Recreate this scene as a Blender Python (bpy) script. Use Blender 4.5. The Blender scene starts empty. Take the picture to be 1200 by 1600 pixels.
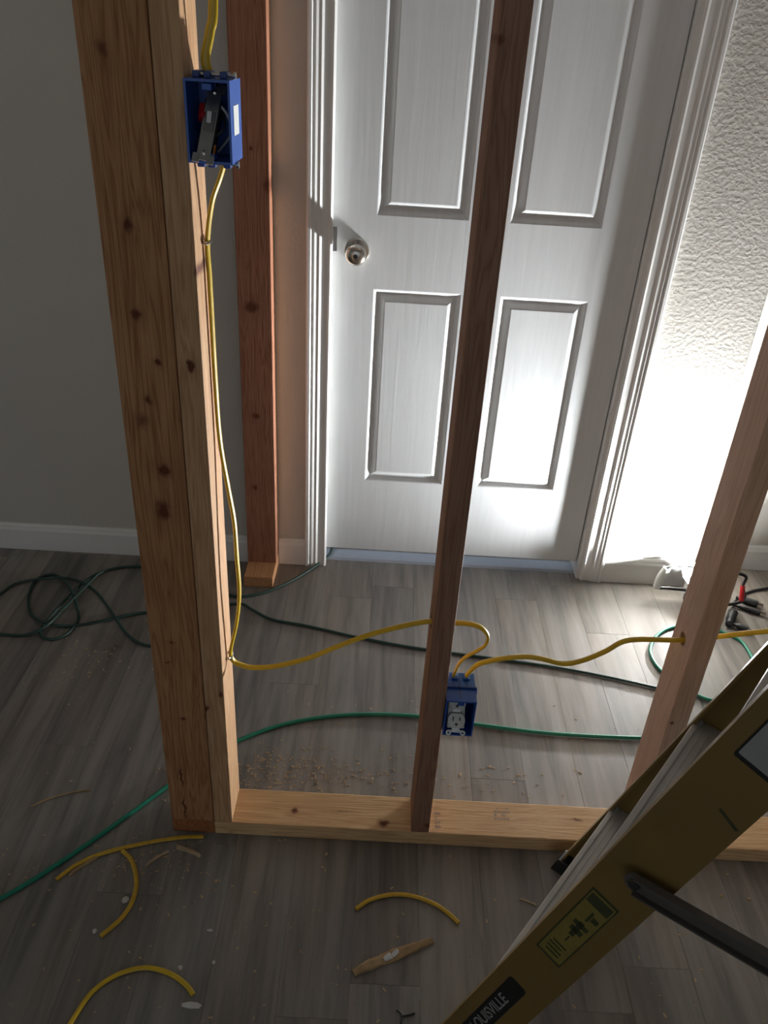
import bpy, bmesh, math, random
from mathutils import Vector, Matrix
random.seed(7)
SC = bpy.context.scene
COL = SC.collection

# ------------------------------------------------------------------ camera
CAM = Vector((0.0, 0.0, 1.4804))
PITCH, ROLL, YAW, FPX = 0.5372, 0.0630, 0.0116, 1251.34
F_ = Vector((math.sin(YAW) * math.cos(PITCH), math.cos(YAW) * math.cos(PITCH), -math.sin(PITCH)))
r0_ = Vector((math.cos(YAW), -math.sin(YAW), 0))
u0_ = r0_.cross(F_)
R_ = r0_ * math.cos(ROLL) + u0_ * math.sin(ROLL)
U_ = u0_ * math.cos(ROLL) - r0_ * math.sin(ROLL)
cd = bpy.data.cameras.new('camera')
cd.sensor_fit = 'VERTICAL'
cd.sensor_height = 36.0
cd.lens = FPX / 1600 * 36
cd.clip_start = 0.02
cam = bpy.data.objects.new('camera', cd)
COL.objects.link(cam)
cam.matrix_world = Matrix(((R_.x, U_.x, -F_.x, CAM.x), (R_.y, U_.y, -F_.y, CAM.y), (R_.z, U_.z, -F_.z, CAM.z), (0, 0, 0, 1)))
SC.camera = cam

# ------------------------------------------------------------------ world, exposure
W = bpy.data.worlds.new('world')
SC.world = W
W.use_nodes = True
W.node_tree.nodes['Background'].inputs[0].default_value = (0.80, 0.90, 1.0, 1)
W.node_tree.nodes['Background'].inputs[1].default_value = 0.50
LAMP_POWER = 4800.0
SC.view_settings.view_transform = 'Standard'
SC.view_settings.look = 'None'
SC.view_settings.gamma = 1.0
SC.view_settings.use_curve_mapping = False
SC.view_settings.exposure = 0.16

# ------------------------------------------------------------------ measured planes
YP = 1.1092          # front of the stud partition
YB = 2.1368          # face of the wall with the door
XL, XC, XR = -0.3923, 0.112, 0.5746   # corner post, middle stud, right stud (left edges)


def ray(px, py):
    return F_ * FPX + R_ * (px - 600) - U_ * (py - 800)


def fl(px, py, z=0.0):          # a place on the floor (or at height z)
    d = ray(px, py)
    return CAM + d * ((z - CAM.z) / d.z)


def ony(px, py, y):             # a place on an upright plane facing the camera
    d = ray(px, py)
    return CAM + d * ((y - CAM.y) / d.y)


def onx(px, py, x):
    d = ray(px, py)
    return CAM + d * ((x - CAM.x) / d.x)


# ------------------------------------------------------------------ materials
def s2l(c):
    return tuple((v / 12.92 if v <= 0.04045 else ((v + 0.055) / 1.055) ** 2.4) for v in (k / 255.0 for k in c)) + (1,)


class NT:
    def __init__(self, name):
        self.m = bpy.data.materials.new(name)
        self.m.use_nodes = True
        self.t = self.m.node_tree
        self.b = self.t.nodes['Principled BSDF']

    def n(self, ty, **kw):
        x = self.t.nodes.new(ty)
        for k, v in kw.items():
            if k.startswith('i_'):
                x.inputs[k[2:].replace('_', ' ')].default_value = v
            else:
                setattr(x, k, v)
        return x

    def l(self, a, b):
        self.t.links.new(a, b)

    def math(self, op, a, b=None, c=None, clamp=False):
        x = self.n('ShaderNodeMath', operation=op)
        x.use_clamp = clamp
        for i, v in enumerate((a, b, c)):
            if v is None:
                continue
            if isinstance(v, (int, float)):
                x.inputs[i].default_value = v
            else:
                self.l(v, x.inputs[i])
        return x.outputs[0]

    def coords(self, scale=(1, 1, 1), rnd=False):
        tc = self.n('ShaderNodeTexCoord')
        mp = self.n('ShaderNodeMapping')
        mp.inputs['Scale'].default_value = scale
        self.l(tc.outputs['Object'], mp.inputs['Vector'])
        if rnd:
            oi = self.n('ShaderNodeObjectInfo')
            cx = self.n('ShaderNodeCombineXYZ')
            self.l(self.math('MULTIPLY', oi.outputs['Random'], 37.0), cx.inputs[0])
            self.l(self.math('MULTIPLY', oi.outputs['Random'], 91.0), cx.inputs[1])
            self.l(self.math('MULTIPLY', oi.outputs['Random'], 13.0), cx.inputs[2])
            self.l(cx.outputs[0], mp.inputs['Location'])
            self.oi = oi
        return mp.outputs[0]

    def noise(self, vec, scale, detail=4, rough=0.55, dist=0.0):
        x = self.n('ShaderNodeTexNoise')
        x.inputs['Scale'].default_value = scale
        x.inputs['Detail'].default_value = detail
        x.inputs['Roughness'].default_value = rough
        x.inputs['Distortion'].default_value = dist
        self.l(vec, x.inputs['Vector'])
        return x.outputs['Fac']

    def ramp(self, fac, stops):
        x = self.n('ShaderNodeValToRGB')
        cr = x.color_ramp
        while len(cr.elements) < len(stops):
            cr.elements.new(0.5)
        for e, (p, c) in zip(cr.elements, stops):
            e.position = p
            e.color = c
        self.l(fac, x.inputs[0])
        return x.outputs[0]

    def mix(self, fac, a, b, blend='MIX'):
        x = self.n('ShaderNodeMix', data_type='RGBA', blend_type=blend)
        for k, v in ((0, fac), (6, a), (7, b)):
            if isinstance(v, (int, float)):
                x.inputs[k].default_value = v
            elif isinstance(v, tuple):
                x.inputs[k].default_value = v
            else:
                self.l(v, x.inputs[k])
        return x.outputs[2]

    def bump(self, h, strength, dist):
        x = self.n('ShaderNodeBump')
        x.inputs['Strength'].default_value = strength
        x.inputs['Distance'].default_value = dist
        self.l(h, x.inputs['Height'])
        self.l(x.outputs[0], self.b.inputs['Normal'])

    def col(self, c):
        if isinstance(c, tuple):
            self.b.inputs['Base Color'].default_value = c
        else:
            self.l(c, self.b.inputs['Base Color'])


def plain(name, rgb, rough=0.5, metal=0.0, var=0.12, vscale=30, bump=0.0, spec=0.5):
    k = NT(name)
    c = s2l(rgb)
    v = k.coords()
    f = k.noise(v, vscale, 3)
    dk = tuple(x * (1 - var) for x in c[:3]) + (1,)
    lt = tuple(min(1, x * (1 + var)) for x in c[:3]) + (1,)
    k.col(k.ramp(f, [(0.3, dk), (0.7, lt)]))
    k.b.inputs['Roughness'].default_value = rough
    k.b.inputs['Metallic'].default_value = metal
    k.b.inputs['Specular IOR Level'].default_value = spec
    if bump:
        k.bump(f, bump, 0.002)
    return k.m


def wood(name, light, dark, axis, knots=(), seed=0.0, plane='xz', strength=1.0):
    """sawn pine; axis = grain axis; knots = (u, v, ru, rv, depth of colour)"""
    k = NT(name)
    sc = {'x': (1.2, 26, 26), 'y': (26, 1.2, 26), 'z': (26, 26, 1.2)}[axis]
    tc = k.n('ShaderNodeTexCoord')
    P = tc.outputs['Object']
    sep = k.n('ShaderNodeSeparateXYZ')
    k.l(P, sep.inputs[0])
    wob = k.n('ShaderNodeTexNoise')
    wob.inputs['Scale'].default_value = 70
    wo = k.math('MULTIPLY', k.math('SUBTRACT', wob.outputs['Fac'], 0.5), 0.014)
    k.l(P, wob.inputs['Vector'])
    u, v = (sep.outputs[0], sep.outputs[2]) if plane == 'xz' else (sep.outputs[0], sep.outputs[1])
    u, v = k.math('ADD', u, wo), k.math('SUBTRACT', v, wo)
    kn = None
    halo = None
    for (ku, kv, ru, rv, amt) in knots:
        a = k.math('DIVIDE', k.math('SUBTRACT', u, ku), ru)
        b = k.math('DIVIDE', k.math('SUBTRACT', v, kv), rv)
        d = k.math('SQRT', k.math('ADD', k.math('MULTIPLY', a, a), k.math('MULTIPLY', b, b)))
        f = k.math('MULTIPLY', k.math('SUBTRACT', 1.35, d, None, True), amt * 1.6, None, True)
        h = k.math('MULTIPLY', k.math('SUBTRACT', 1.0, k.math('MULTIPLY', d, 0.3), None, True), amt * 0.45)
        kn = f if kn is None else k.math('MAXIMUM', kn, f)
        halo = h if halo is None else k.math('MAXIMUM', halo, h)
    mp = k.n('ShaderNodeMapping')
    mp.inputs['Scale'].default_value = sc
    mp.inputs['Location'].default_value = (seed, seed * 1.7, seed * 2.3)
    k.l(P, mp.inputs['Vector'])
    g1 = k.noise(mp.outputs[0], 1.6, 3, 0.5, 0.6)
    g2 = k.noise(mp.outputs[0], 7.0, 5, 0.65, 0.2)
    rings = k.math('ABSOLUTE', k.math('SINE', k.math('MULTIPLY', g1, 34.0)))
    f = k.math('ADD', k.math('MULTIPLY', rings, 0.36), k.math('MULTIPLY', g2, 0.62))
    L, D = s2l(light), s2l(dark)
    c = k.ramp(f, [(0.28, D), (0.72, L)])
    mpb = k.n('ShaderNodeMapping')
    mpb.inputs['Location'].default_value = (seed * 3, seed, seed)
    k.l(P, mpb.inputs['Vector'])
    big = k.noise(mpb.outputs[0], 5.0, 3)
    c = k.mix(k.ramp(big, [(0.35, (0, 0, 0, 1)), (0.75, (0.45, 0.45, 0.45, 1))]), c, D)
    if kn is not None:
        c = k.mix(halo, c, tuple(x * 0.75 for x in D[:3]) + (1,))
        c = k.mix(kn, c, s2l((100, 54, 34)))
    k.col(c)
    k.b.inputs['Roughness'].default_value = 0.72
    k.b.inputs['Specular IOR Level'].default_value = 0.25
    k.bump(f, 0.25 * strength, 0.0015)
    return k.m


def floor_mat():
    k = NT('grey_plank_floor')
    v = k.coords((1, 1, 1), True)
    mp = k.n('ShaderNodeMapping')
    mp.inputs['Scale'].default_value = (14, 1.0, 1)
    k.l(v, mp.inputs['Vector'])
    g = k.noise(mp.outputs[0], 2.2, 6, 0.62, 0.35)
    mp2 = k.n('ShaderNodeMapping')
    mp2.inputs['Scale'].default_value = (3.2, 0.7, 1)
    k.l(v, mp2.inputs['Vector'])
    g2 = k.noise(mp2.outputs[0], 2.0, 3, 0.5, 0.2)
    c1 = k.ramp(g, [(0.28, s2l((112, 109, 107))), (0.5, s2l((146, 141, 136))), (0.74, s2l((168, 162, 156)))])
    c2 = k.ramp(g, [(0.28, s2l((118, 108, 100))), (0.5, s2l((152, 143, 134))), (0.74, s2l((176, 167, 157)))])
    c = k.mix(k.ramp(g2, [(0.38, (0, 0, 0, 1)), (0.62, (1, 1, 1, 1))]), c1, c2)
    tone = k.math('ADD', k.math('MULTIPLY', k.oi.outputs['Random'], 0.20), 0.62)
    cc = k.n('ShaderNodeCombineColor')
    for i in range(3):
        k.l(tone, cc.inputs[i])
    c = k.mix(1.0, c, cc.outputs[0], 'MULTIPLY')
    k.col(c)
    k.b.inputs['Roughness'].default_value = 0.52
    k.b.inputs['Specular IOR Level'].default_value = 0.35
    k.bump(g, 0.12, 0.001)
    return k.m


def wall_mat(name, rgb):
    k = NT(name)
    v = k.coords((1, 1, 1))
    n1 = k.noise(v, 95, 3, 0.5, 0.3)
    n2 = k.noise(v, 140, 2)
    h = k.math('ADD', k.ramp(n1, [(0.42, (0, 0, 0, 1)), (0.62, (1, 1, 1, 1))]), k.math('MULTIPLY', n2, 0.3))
    c = s2l(rgb)
    big = k.noise(v, 3, 2)
    k.col(k.ramp(big, [(0.3, tuple(x * 0.96 for x in c[:3]) + (1,)), (0.7, c)]))
    k.b.inputs['Roughness'].default_value = 0.7
    k.b.inputs['Specular IOR Level'].default_value = 0.25
    k.bump(h, 0.17, 0.002)
    return k.m


def door_mat():
    k = NT('white_moulded_door_paint')
    tc = k.n('ShaderNodeTexCoord')
    mp = k.n('ShaderNodeMapping')
    mp.inputs['Scale'].default_value = (22, 1, 1.3)
    k.l(tc.outputs['Object'], mp.inputs['Vector'])
    g = k.noise(mp.outputs[0], 2.5, 5, 0.6, 0.8)
    k.col(k.ramp(g, [(0.3, s2l((212, 214, 215))), (0.7, s2l((221, 223, 224)))]))
    k.b.inputs['Roughness'].default_value = 0.42
    k.bump(g, 0.22, 0.0015)
    return k.m


M = {}
M['floor'] = floor_mat()
M['wall'] = wall_mat('orange_peel_wall_paint', (198, 194, 186))
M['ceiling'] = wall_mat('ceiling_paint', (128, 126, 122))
M['trim'] = plain('white_trim_paint', (226, 225, 222), 0.4, 0, 0.03, 6)
M['door'] = door_mat()
M['glow_strip'] = plain('pale_daylight_tint', (170, 175, 186), 0.35, 0, 0.03)  # pale blue-grey stands for the daylight glow in the door gap
M['nickel'] = plain('satin_nickel', (196, 190, 180), 0.22, 1.0, 0.05)
M['zinc'] = plain('zinc_steel', (170, 170, 168), 0.35, 1.0, 0.1)
M['steel_dark'] = plain('dark_steel', (62, 62, 62), 0.45, 0.6, 0.1)
M['spreader'] = plain('grey_painted_steel', (92, 88, 84), 0.5, 0.2, 0.1)
M['blue'] = plain('blue_plastic', (34, 84, 170), 0.35, 0, 0.06, 40)
M['blue_dark'] = plain('blue_plastic_tab', (24, 58, 124), 0.4, 0, 0.06, 40)
M['yellow'] = plain('yellow_cable_sheath', (208, 172, 34), 0.38, 0, 0.08, 60)
M['yellow_dull'] = plain('dusty_yellow_cable_sheath', (200, 160, 40), 0.5, 0, 0.12, 60)
M['green'] = plain('green_cord_rubber', (22, 122, 96), 0.42, 0, 0.08, 40)
M['green_dark'] = plain('dark_green_cord_rubber', (34, 62, 54), 0.5, 0, 0.12, 40)
M['black'] = plain('black_rubber', (30, 31, 33), 0.5, 0, 0.1, 40)
M['device_white'] = plain('white_device_plastic', (214, 212, 206), 0.35, 0, 0.03)
M['device_grey'] = plain('grey_device_plastic', (120, 118, 112), 0.4, 0, 0.05)
M['red'] = plain('red_plastic', (170, 26, 30), 0.4, 0, 0.05)
M['copper'] = plain('bare_copper', (184, 115, 60), 0.3, 1.0, 0.05)
M['paper'] = plain('white_paper_label', (226, 226, 224), 0.7, 0, 0.03)
M['fiberglass'] = plain('yellow_fibreglass', (120, 95, 46), 0.55, 0, 0.10, 8)
M['aluminium'] = plain('aluminium_tread', (190, 188, 184), 0.45, 0.35, 0.08, 14)
M['label_black'] = plain('black_label_print', (22, 22, 22), 0.5, 0, 0.05)
M['label_yellow'] = plain('yellow_sticker_print', (126, 112, 50), 0.5, 0, 0.12, 60)
M['label_green'] = plain('green_black_sticker_print', (58, 62, 36), 0.5, 0, 0.2, 80)
M['label_grey'] = plain('grey_sticker_print', (150, 150, 146), 0.5, 0, 0.06, 30)
M['sleeve_white'] = plain('white_foam_sleeve', (224, 224, 220), 0.6, 0, 0.04)
M['lamp_black'] = plain('lamp_housing_black', (44, 44, 46), 0.45, 0.2, 0.08)
M['chip'] = plain('pale_wood_chip', (182, 156, 124), 0.8, 0, 0.2, 60)
M['chip_brown'] = plain('brown_kraft_strip', (164, 136, 98), 0.7, 0, 0.2, 60)
M['plaster'] = plain('plaster_crumb', (200, 196, 188), 0.85, 0, 0.08)
M['ink'] = plain('faded_lumber_ink', (158, 138, 120), 0.8, 0, 0.2, 300)


def emit_mat():
    k = NT('lit_lamp_glass')
    k.col((1, 1, 1, 1))
    k.b.inputs['Emission Color'].default_value = (0.96, 0.985, 1.0, 1)
    k.b.inputs['Emission Strength'].default_value = LAMP_POWER
    return k.m


M['lamp_glass'] = emit_mat()


# ------------------------------------------------------------------ mesh helpers
class MB:
    def __init__(self):
        self.v = []
        self.f = []

    def box(self, a, b):
        (x0, y0, z0), (x1, y1, z1) = a, b
        self.hexa([(x0, y0, z0), (x1, y0, z0), (x1, y1, z0), (x0, y1, z0), (x0, y0, z1), (x1, y0, z1), (x1, y1, z1), (x0, y1, z1)])
        return self

    def hexa(self, p):
        n = len(self.v)
        self.v += [tuple(q) for q in p]
        self.f += [tuple(n + i for i in q) for q in ((0, 3, 2, 1), (4, 5, 6, 7), (0, 1, 5, 4), (1, 2, 6, 5), (2, 3, 7, 6), (3, 0, 4, 7))]
        return self

    def obox(self, c, ax, ay, az, hx, hy, hz):          # oriented box: centre, axes, half sizes
        c, ax, ay, az = Vector(c), Vector(ax), Vector(ay), Vector(az)
        P = [c + ax * (sx * hx) + ay * (sy * hy) + az * (sz * hz)
             for sx, sy, sz in ((-1, -1, -1), (1, -1, -1), (1, 1, -1), (-1, 1, -1), (-1, -1, 1), (1, -1, 1), (1, 1, 1), (-1, 1, 1))]
        return self.hexa(P)

    def loft(self, rings, cap=True, closed=True):
        n0 = len(self.v)
        k = len(rings[0])
        for r in rings:
            self.v += [tuple(q) for q in r]
        for i in range(len(rings) - 1):
            for j in range(k if closed else k - 1):
                a = n0 + i * k + j
                b = n0 + i * k + (j + 1) % k
                self.f.append((a, b, b + k, a + k))
        if cap:
            self.f.append(tuple(n0 + j for j in reversed(range(k))))
            self.f.append(tuple(n0 + (len(rings) - 1) * k + j for j in range(k)))
        return self

    def lathe(self, o, axis, prof, n=28):               # prof: (radius, distance along axis)
        o, axis = Vector(o), Vector(axis).normalized()
        t = axis.orthogonal().normalized()
        b = axis.cross(t)
        rings = []
        for r, h in prof:
            rings.append([o + axis * h + (t * math.cos(2 * math.pi * i / n) + b * math.sin(2 * math.pi * i / n)) * max(r, 1e-5) for i in range(n)])
        return self.loft(rings)

    def tube(self, pts, rx, ry=None, n=10, side=None, smooth=8):
        ry = rx if ry is None else ry
        P = catmull([Vector(p) for p in pts], smooth) if smooth else [Vector(p) for p in pts]
        tang = []
        for i in range(len(P)):
            a = P[max(0, i - 1)]
            b = P[min(len(P) - 1, i + 1)]
            tang.append((b - a).normalized())
        s = Vector(side) if side else tang[0].orthogonal()
        rings = []
        for p, t in zip(P, tang):
            s = (s - t * s.dot(t))
            s = s.normalized() if s.length > 1e-6 else t.orthogonal().normalized()
            b = t.cross(s)
            rings.append([p + s * (rx * math.cos(2 * math.pi * i / n)) + b * (ry * math.sin(2 * math.pi * i / n)) for i in range(n)])
        return self.loft(rings)

    def build(self, name, mat, parent=None, smooth=False, bevel=0.0):
        me = bpy.data.meshes.new(name)
        me.from_pydata(self.v, [], self.f)
        me.validate()
        bm = bmesh.new()
        bm.from_mesh(me)
        bmesh.ops.recalc_face_normals(bm, faces=bm.faces)
        if bevel:
            bmesh.ops.bevel(bm, geom=[e for e in bm.edges if e.calc_face_angle(0) > 0.6], offset=bevel, segments=2, profile=0.5, affect='EDGES')
        bm.to_mesh(me)
        bm.free()
        if smooth:
            for p in me.polygons:
                p.use_smooth = True
            try:
                me.set_sharp_from_angle(angle=0.7)
            except Exception:
                pass
        o = bpy.data.objects.new(name, me)
        me.materials.append(M[mat] if isinstance(mat, str) else mat)
        COL.objects.link(o)
        if parent is not None:
            put_under(o, parent)
        return o


def catmull(P, k):
    out = []
    n = len(P)
    for i in range(n - 1):
        p0 = P[i - 1] if i else P[0] * 2 - P[1]
        p1, p2 = P[i], P[i + 1]
        p3 = P[i + 2] if i + 2 < n else P[-1] * 2 - P[-2]
        for j in range(k):
            t = j / k
            out.append(0.5 * ((2 * p1) + (p2 - p0) * t + (2 * p0 - 5 * p1 + 4 * p2 - p3) * t * t + (3 * p1 - p0 - 3 * p2 + p3) * t ** 3))
    out.append(P[-1].copy())
    return out


def world_of(o):
    m = o.matrix_basis.copy()
    if o.parent is not None:
        m = world_of(o.parent) @ o.matrix_parent_inverse @ m
    return m


def put_under(o, parent):
    o.parent = parent
    o.matrix_parent_inverse = world_of(parent).inverted()


def thing(name, loc, label, cat, group=None):
    o = bpy.data.objects.new(name, None)
    o.empty_display_size = 0.05
    COL.objects.link(o)
    o.location = loc
    tag(o, label, cat, group)
    return o


def tag(o, label, cat, group=None, kind=None):
    o['label'] = label
    o['category'] = cat
    if group:
        o['group'] = group
    if kind:
        o['kind'] = kind
    return o


def struct(o, label, cat):
    o['kind'] = 'structure'
    o['label'] = label
    o['category'] = cat
    return o


def text_mesh(body, name, mat, parent, origin, xdir, ydir, height, extrude=0.0004, bold=0.0):
    cu = bpy.data.curves.new(name + '_font', 'FONT')
    cu.body = body
    cu.size = 1.0
    cu.offset = bold
    cu.align_x = 'CENTER'
    cu.align_y = 'CENTER'
    tmp = bpy.data.objects.new('tmp_text', cu)
    COL.objects.link(tmp)
    dg = bpy.context.evaluated_depsgraph_get()
    me = bpy.data.meshes.new_from_object(tmp.evaluated_get(dg))
    bpy.data.objects.remove(tmp)
    xd, yd = Vector(xdir).normalized(), Vector(ydir).normalized()
    s = height / 0.70
    nrm = xd.cross(yd)
    for v in me.vertices:
        p = Vector(origin) + xd * (v.co.x * s) + yd * (v.co.y * s) + nrm * extrude
        v.co = p
    me.name = name
    me.materials.clear()
    me.materials.append(M[mat])
    o = bpy.data.objects.new(name, me)
    COL.objects.link(o)
    put_under(o, parent)
    return o


# ================================================================== SETTING
X0, X1, Y0, ZT = -2.3, 2.5, -3.6, 2.44
YPL = -0.7            # planks are laid out singly from here on
YR = 2.256            # recess beside the outside corner
XCOR = 1.008          # outside corner of the door wall
DX0, DX1, DZ = -0.1575, 0.6555, 2.03   # door leaf
DY = YB + 0.024       # door face

# floor: sub-floor and every plank
fb = MB().box((X0, Y0, -0.06), (X1, 3.3, -0.012)).build('floor', 'floor')
struct(fb, 'grey wood-look plank floor strewn with cable scraps and sawdust', 'floor')
PW, PL = 0.1275, 1.22
me_p = None
xa = fl(655, 1480).x
i0 = int(math.floor((X0 - xa) / PW)) + 1
i1 = int(math.floor((X1 - xa) / PW))
yend = fl(590, 1538).y
for i in range(i0, i1):
    x = xa + i * PW
    if i == -1:
        off = yend
    else:
        off = yend + random.random() * PL
    y = off
    while y > YPL:
        y -= PL
    while y < 3.25:
        ya, yb_ = max(y, YPL), min(y + PL, 3.3)
        if yb_ - ya > 0.02:
            full = abs((yb_ - ya) - PL) < 1e-5
            if full and me_p is not None:
                o = bpy.data.objects.new('plank', me_p)
                COL.objects.link(o)
            else:
                L = yb_ - ya
                g = 0.00012
                m = MB()
                a, b = (g, g, -0.012), (PW - g, L - g, 0.0)
                ch = 0.0004
                x0_, y0_, x1_, y1_ = a[0], a[1], b[0], b[1]
                m.loft([[(x0_, y0_, -0.012), (x1_, y0_, -0.012), (x1_, y1_, -0.012), (x0_, y1_, -0.012)],
                        [(x0_, y0_, -ch), (x1_, y0_, -ch), (x1_, y1_, -ch), (x0_, y1_, -ch)],
                        [(x0_ + ch, y0_ + ch, 0), (x1_ - ch, y0_ + ch, 0), (x1_ - ch, y1_ - ch, 0), (x0_ + ch, y1_ - ch, 0)]])
                o = m.build('plank', 'floor')
                if full:
                    me_p = o.data
            o.location = (x, ya, 0)
            put_under(o, fb)
        y += PL

# wall with the door opening, ending in a rounded outside corner
m = MB()
WT = 0.12
m.box((X0, YB, 0), (DX0 - 0.02, YB + WT, ZT))
m.box((DX0 - 0.02, YB, DZ + 0.025), (DX1 + 0.02, YB + WT, ZT))
rr = 0.018
prof = [(DX1 + 0.02, YB)]
for a in range(7):
    t = math.pi / 2 * a / 6
    prof.append((XCOR - rr + rr * math.sin(t), YB + rr - rr * math.cos(t)))
prof += [(XCOR, YB + WT), (DX1 + 0.02, YB + WT)]
m.loft([[(x, y, 0) for x, y in prof], [(x, y, ZT) for x, y in prof]])
struct(m.build('wall_back', 'wall', smooth=True), 'greige orange-peel textured wall around the white door', 'wall')
struct(MB().box((XCOR - 0.1, YR, 0), (X1, YR + 0.1, ZT)).build('wall_recess', 'wall'), 'recessed wall beyond the rounded corner behind the right stud', 'wall')
struct(MB().box((X0 - 0.1, Y0, 0), (X0, YB + WT, ZT)).build('wall_left', 'wall'), 'side wall left of the picture', 'wall')
struct(MB().box((X1, Y0, 0), (X1 + 0.1, YR + 0.1, ZT)).build('wall_right', 'wall'), 'side wall right of the picture', 'wall')
struct(MB().box((X0 - 0.1, Y0, ZT), (X1 + 0.1, YR + 0.1, ZT + 0.1)).build('ceiling', 'ceiling'), 'plain ceiling above the room', 'ceiling')


def baseboard(name, x0, x1, y, label):
    pr = [(y, 0.0), (y - 0.013, 0.0), (y - 0.013, 0.072), (y - 0.010, 0.080), (y - 0.009, 0.086), (y - 0.005, 0.092), (y, 0.092)]
    o = MB().loft([[(x0, a, b) for a, b in pr], [(x1, a, b) for a, b in pr]]).build(name, 'trim')
    struct(o, label, 'baseboard')


CO0, CO1 = -0.219, 0.737          # outer edges of the casing
baseboard('baseboard_left', X0, XL - 0.0, YB, 'white baseboard along the wall left of the studs')
baseboard('baseboard_middle', XL + 0.090, CO0, YB, 'short baseboard between the stud on the wall and the door casing')
baseboard('baseboard_right', CO1, XCOR, YB, 'white baseboard right of the door casing under the lamp glow')
baseboard('baseboard_recess', XCOR, X1, YR, 'baseboard of the recessed wall behind the work light')

# casing (left, right, head) with moulded profile
CP = [(0, 0), (0, .015), (.004, .019), (.011, .019), (.015, .0145), (.021, .0165), (.028, .0135), (.034, .0145), (.040, .0105), (.056, .0095), (.062, .012), (.067, .008), (.067, 0)]


def casing(name, xo, sgn, label):
    r = [[(xo + sgn * u, YB - t, z) for u, t in CP] for z in (0.0, DZ + 0.02)]
    struct(MB().loft(r).build(name, 'trim'), label, 'door casing')


casing('trim_1', CO0, 1, 'white moulded door casing on the knob side')
casing('trim_2', CO1, -1, 'white moulded door casing right of the door beside the glow')
r = [[(x, YB - t, DZ + 0.02 + 0.067 - u) for u, t in CP] for x in (CO0, CO1)]
struct(MB().loft(r).build('trim_3', 'trim'), 'white head casing above the door', 'door casing')
# jambs
m = MB()
m.box((DX0 - 0.02, YB - 0.002, 0), (DX0 - 0.003, YB + WT, DZ + 0.02))
m.box((DX1 + 0.003, YB - 0.002, 0), (DX1 + 0.02, YB + WT, DZ + 0.02))
m.box((DX0 - 0.003, YB - 0.002, DZ + 0.005), (DX1 + 0.003, YB + WT, DZ + 0.02))
jm = m.build('trim_4', 'trim')
struct(jm, 'white door jamb lining the opening', 'door jamb')

# added strip, coloured pale to stand for daylight leaking under the door
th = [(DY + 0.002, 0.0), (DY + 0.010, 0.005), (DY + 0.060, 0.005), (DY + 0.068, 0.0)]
struct(MB().loft([[(x, a, b) for a, b in th] for x in (DX0 - 0.002, DX1 + 0.002)]).build('under_door_glow', 'glow_strip'), 'added pale strip for the daylight glow under the door', 'glow_strip')

# door leaf: stiles and rails with panel openings, panels as parts
DB = 0.050
xs = [(DX0 + 0.1165, DX0 + 0.3535), (DX0 + 0.4605, DX0 + 0.6975)]
zs = [(0.303, 0.890), (1.080, 1.665), (1.775, 1.915)]
m = MB()
DT = 0.035
m.box((DX0, DY, DB), (xs[0][0], DY + DT, DZ))
m.box((xs[0][1], DY, DB), (xs[1][0], DY + DT, DZ))
m.box((xs[1][1], DY, DB), (DX1, DY + DT, DZ))
zr = [(DB, zs[0][0]), (zs[0][1], zs[1][0]), (zs[1][1], zs[2][0]), (zs[2][1], DZ)]
for (xa_, xb_) in xs:
    for (za, zb) in zr:
        m.box((xa_, DY, za), (xb_, DY + DT, zb))
bm_ = m
door = m.build('door_1', 'door')
bm = bmesh.new()
bm.from_mesh(door.data)
bmesh.ops.remove_doubles(bm, verts=bm.verts, dist=1e-5)
bm.to_mesh(door.data)
bm.free()
struct(door, 'white six-panel moulded interior door with nickel knob', 'door')
for (xa_, xb_) in xs:
    for (za, zb) in zs:
        def ring(i, d):
            return [(xa_ + i, DY + d, za + i), (xb_ - i, DY + d, za + i), (xb_ - i, DY + d, zb - i), (xa_ + i, DY + d, zb - i)]
        rings = [ring(0, DT - 0.002), ring(0, 0.0), ring(0.004, 0.0012), ring(0.011, 0.0085), ring(0.015, 0.0095), ring(0.019, 0.0085), ring(0.030, 0.0015), ring(0.034, 0.0005)]
        MB().loft(rings).build('panel', 'door', door)
# knob
kp = ony(556, 398, DY - 0.045)
kz, kx = kp.z, kp.x
knob = MB().lathe((kx, DY, kz), (0, -1, 0), [(0.0, 0), (0.033, 0), (0.0335, 0.003), (0.031, 0.007), (0.020, 0.010), (0.0125, 0.013), (0.0115, 0.024), (0.015, 0.030),
                                           (0.0235, 0.036), (0.0275, 0.044), (0.0275, 0.052), (0.0245, 0.060), (0.017, 0.0655), (0.009, 0.0668), (0.0, 0.0668)]).build('door_knob', 'nickel', door, True)
MB().lathe((kx, DY - 0.0666, kz), (0, -1, 0), [(0, 0), (0.006, 0), (0.0055, 0.002), (0, 0.002)], 16).build('lock_button', 'steel_dark', knob, True)
MB().box((CO0 + 0.0675, YB - 0.0028, ony(523, 392, YB).z), (CO0 + 0.0785, YB - 0.0021, ony(523, 354, YB).z)).build('casing_edge_plate', 'zinc', jm)  # small zinc plate at the casing's inner edge, beside the knob
MB().box((DX0 - 0.0026, DY + 0.004, kz - 0.028), (DX0 - 0.0002, DY + 0.03, kz + 0.028)).build('latch_plate', 'nickel', door)


# ================================================================== TIMBER
def kxy(lst, y):
    out = []
    for (px, py, ru, rv, amt) in lst:
        p = ony(px, py, y)
        out.append((p.x, p.z, ru, rv, amt))
    return tuple(out)


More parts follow.
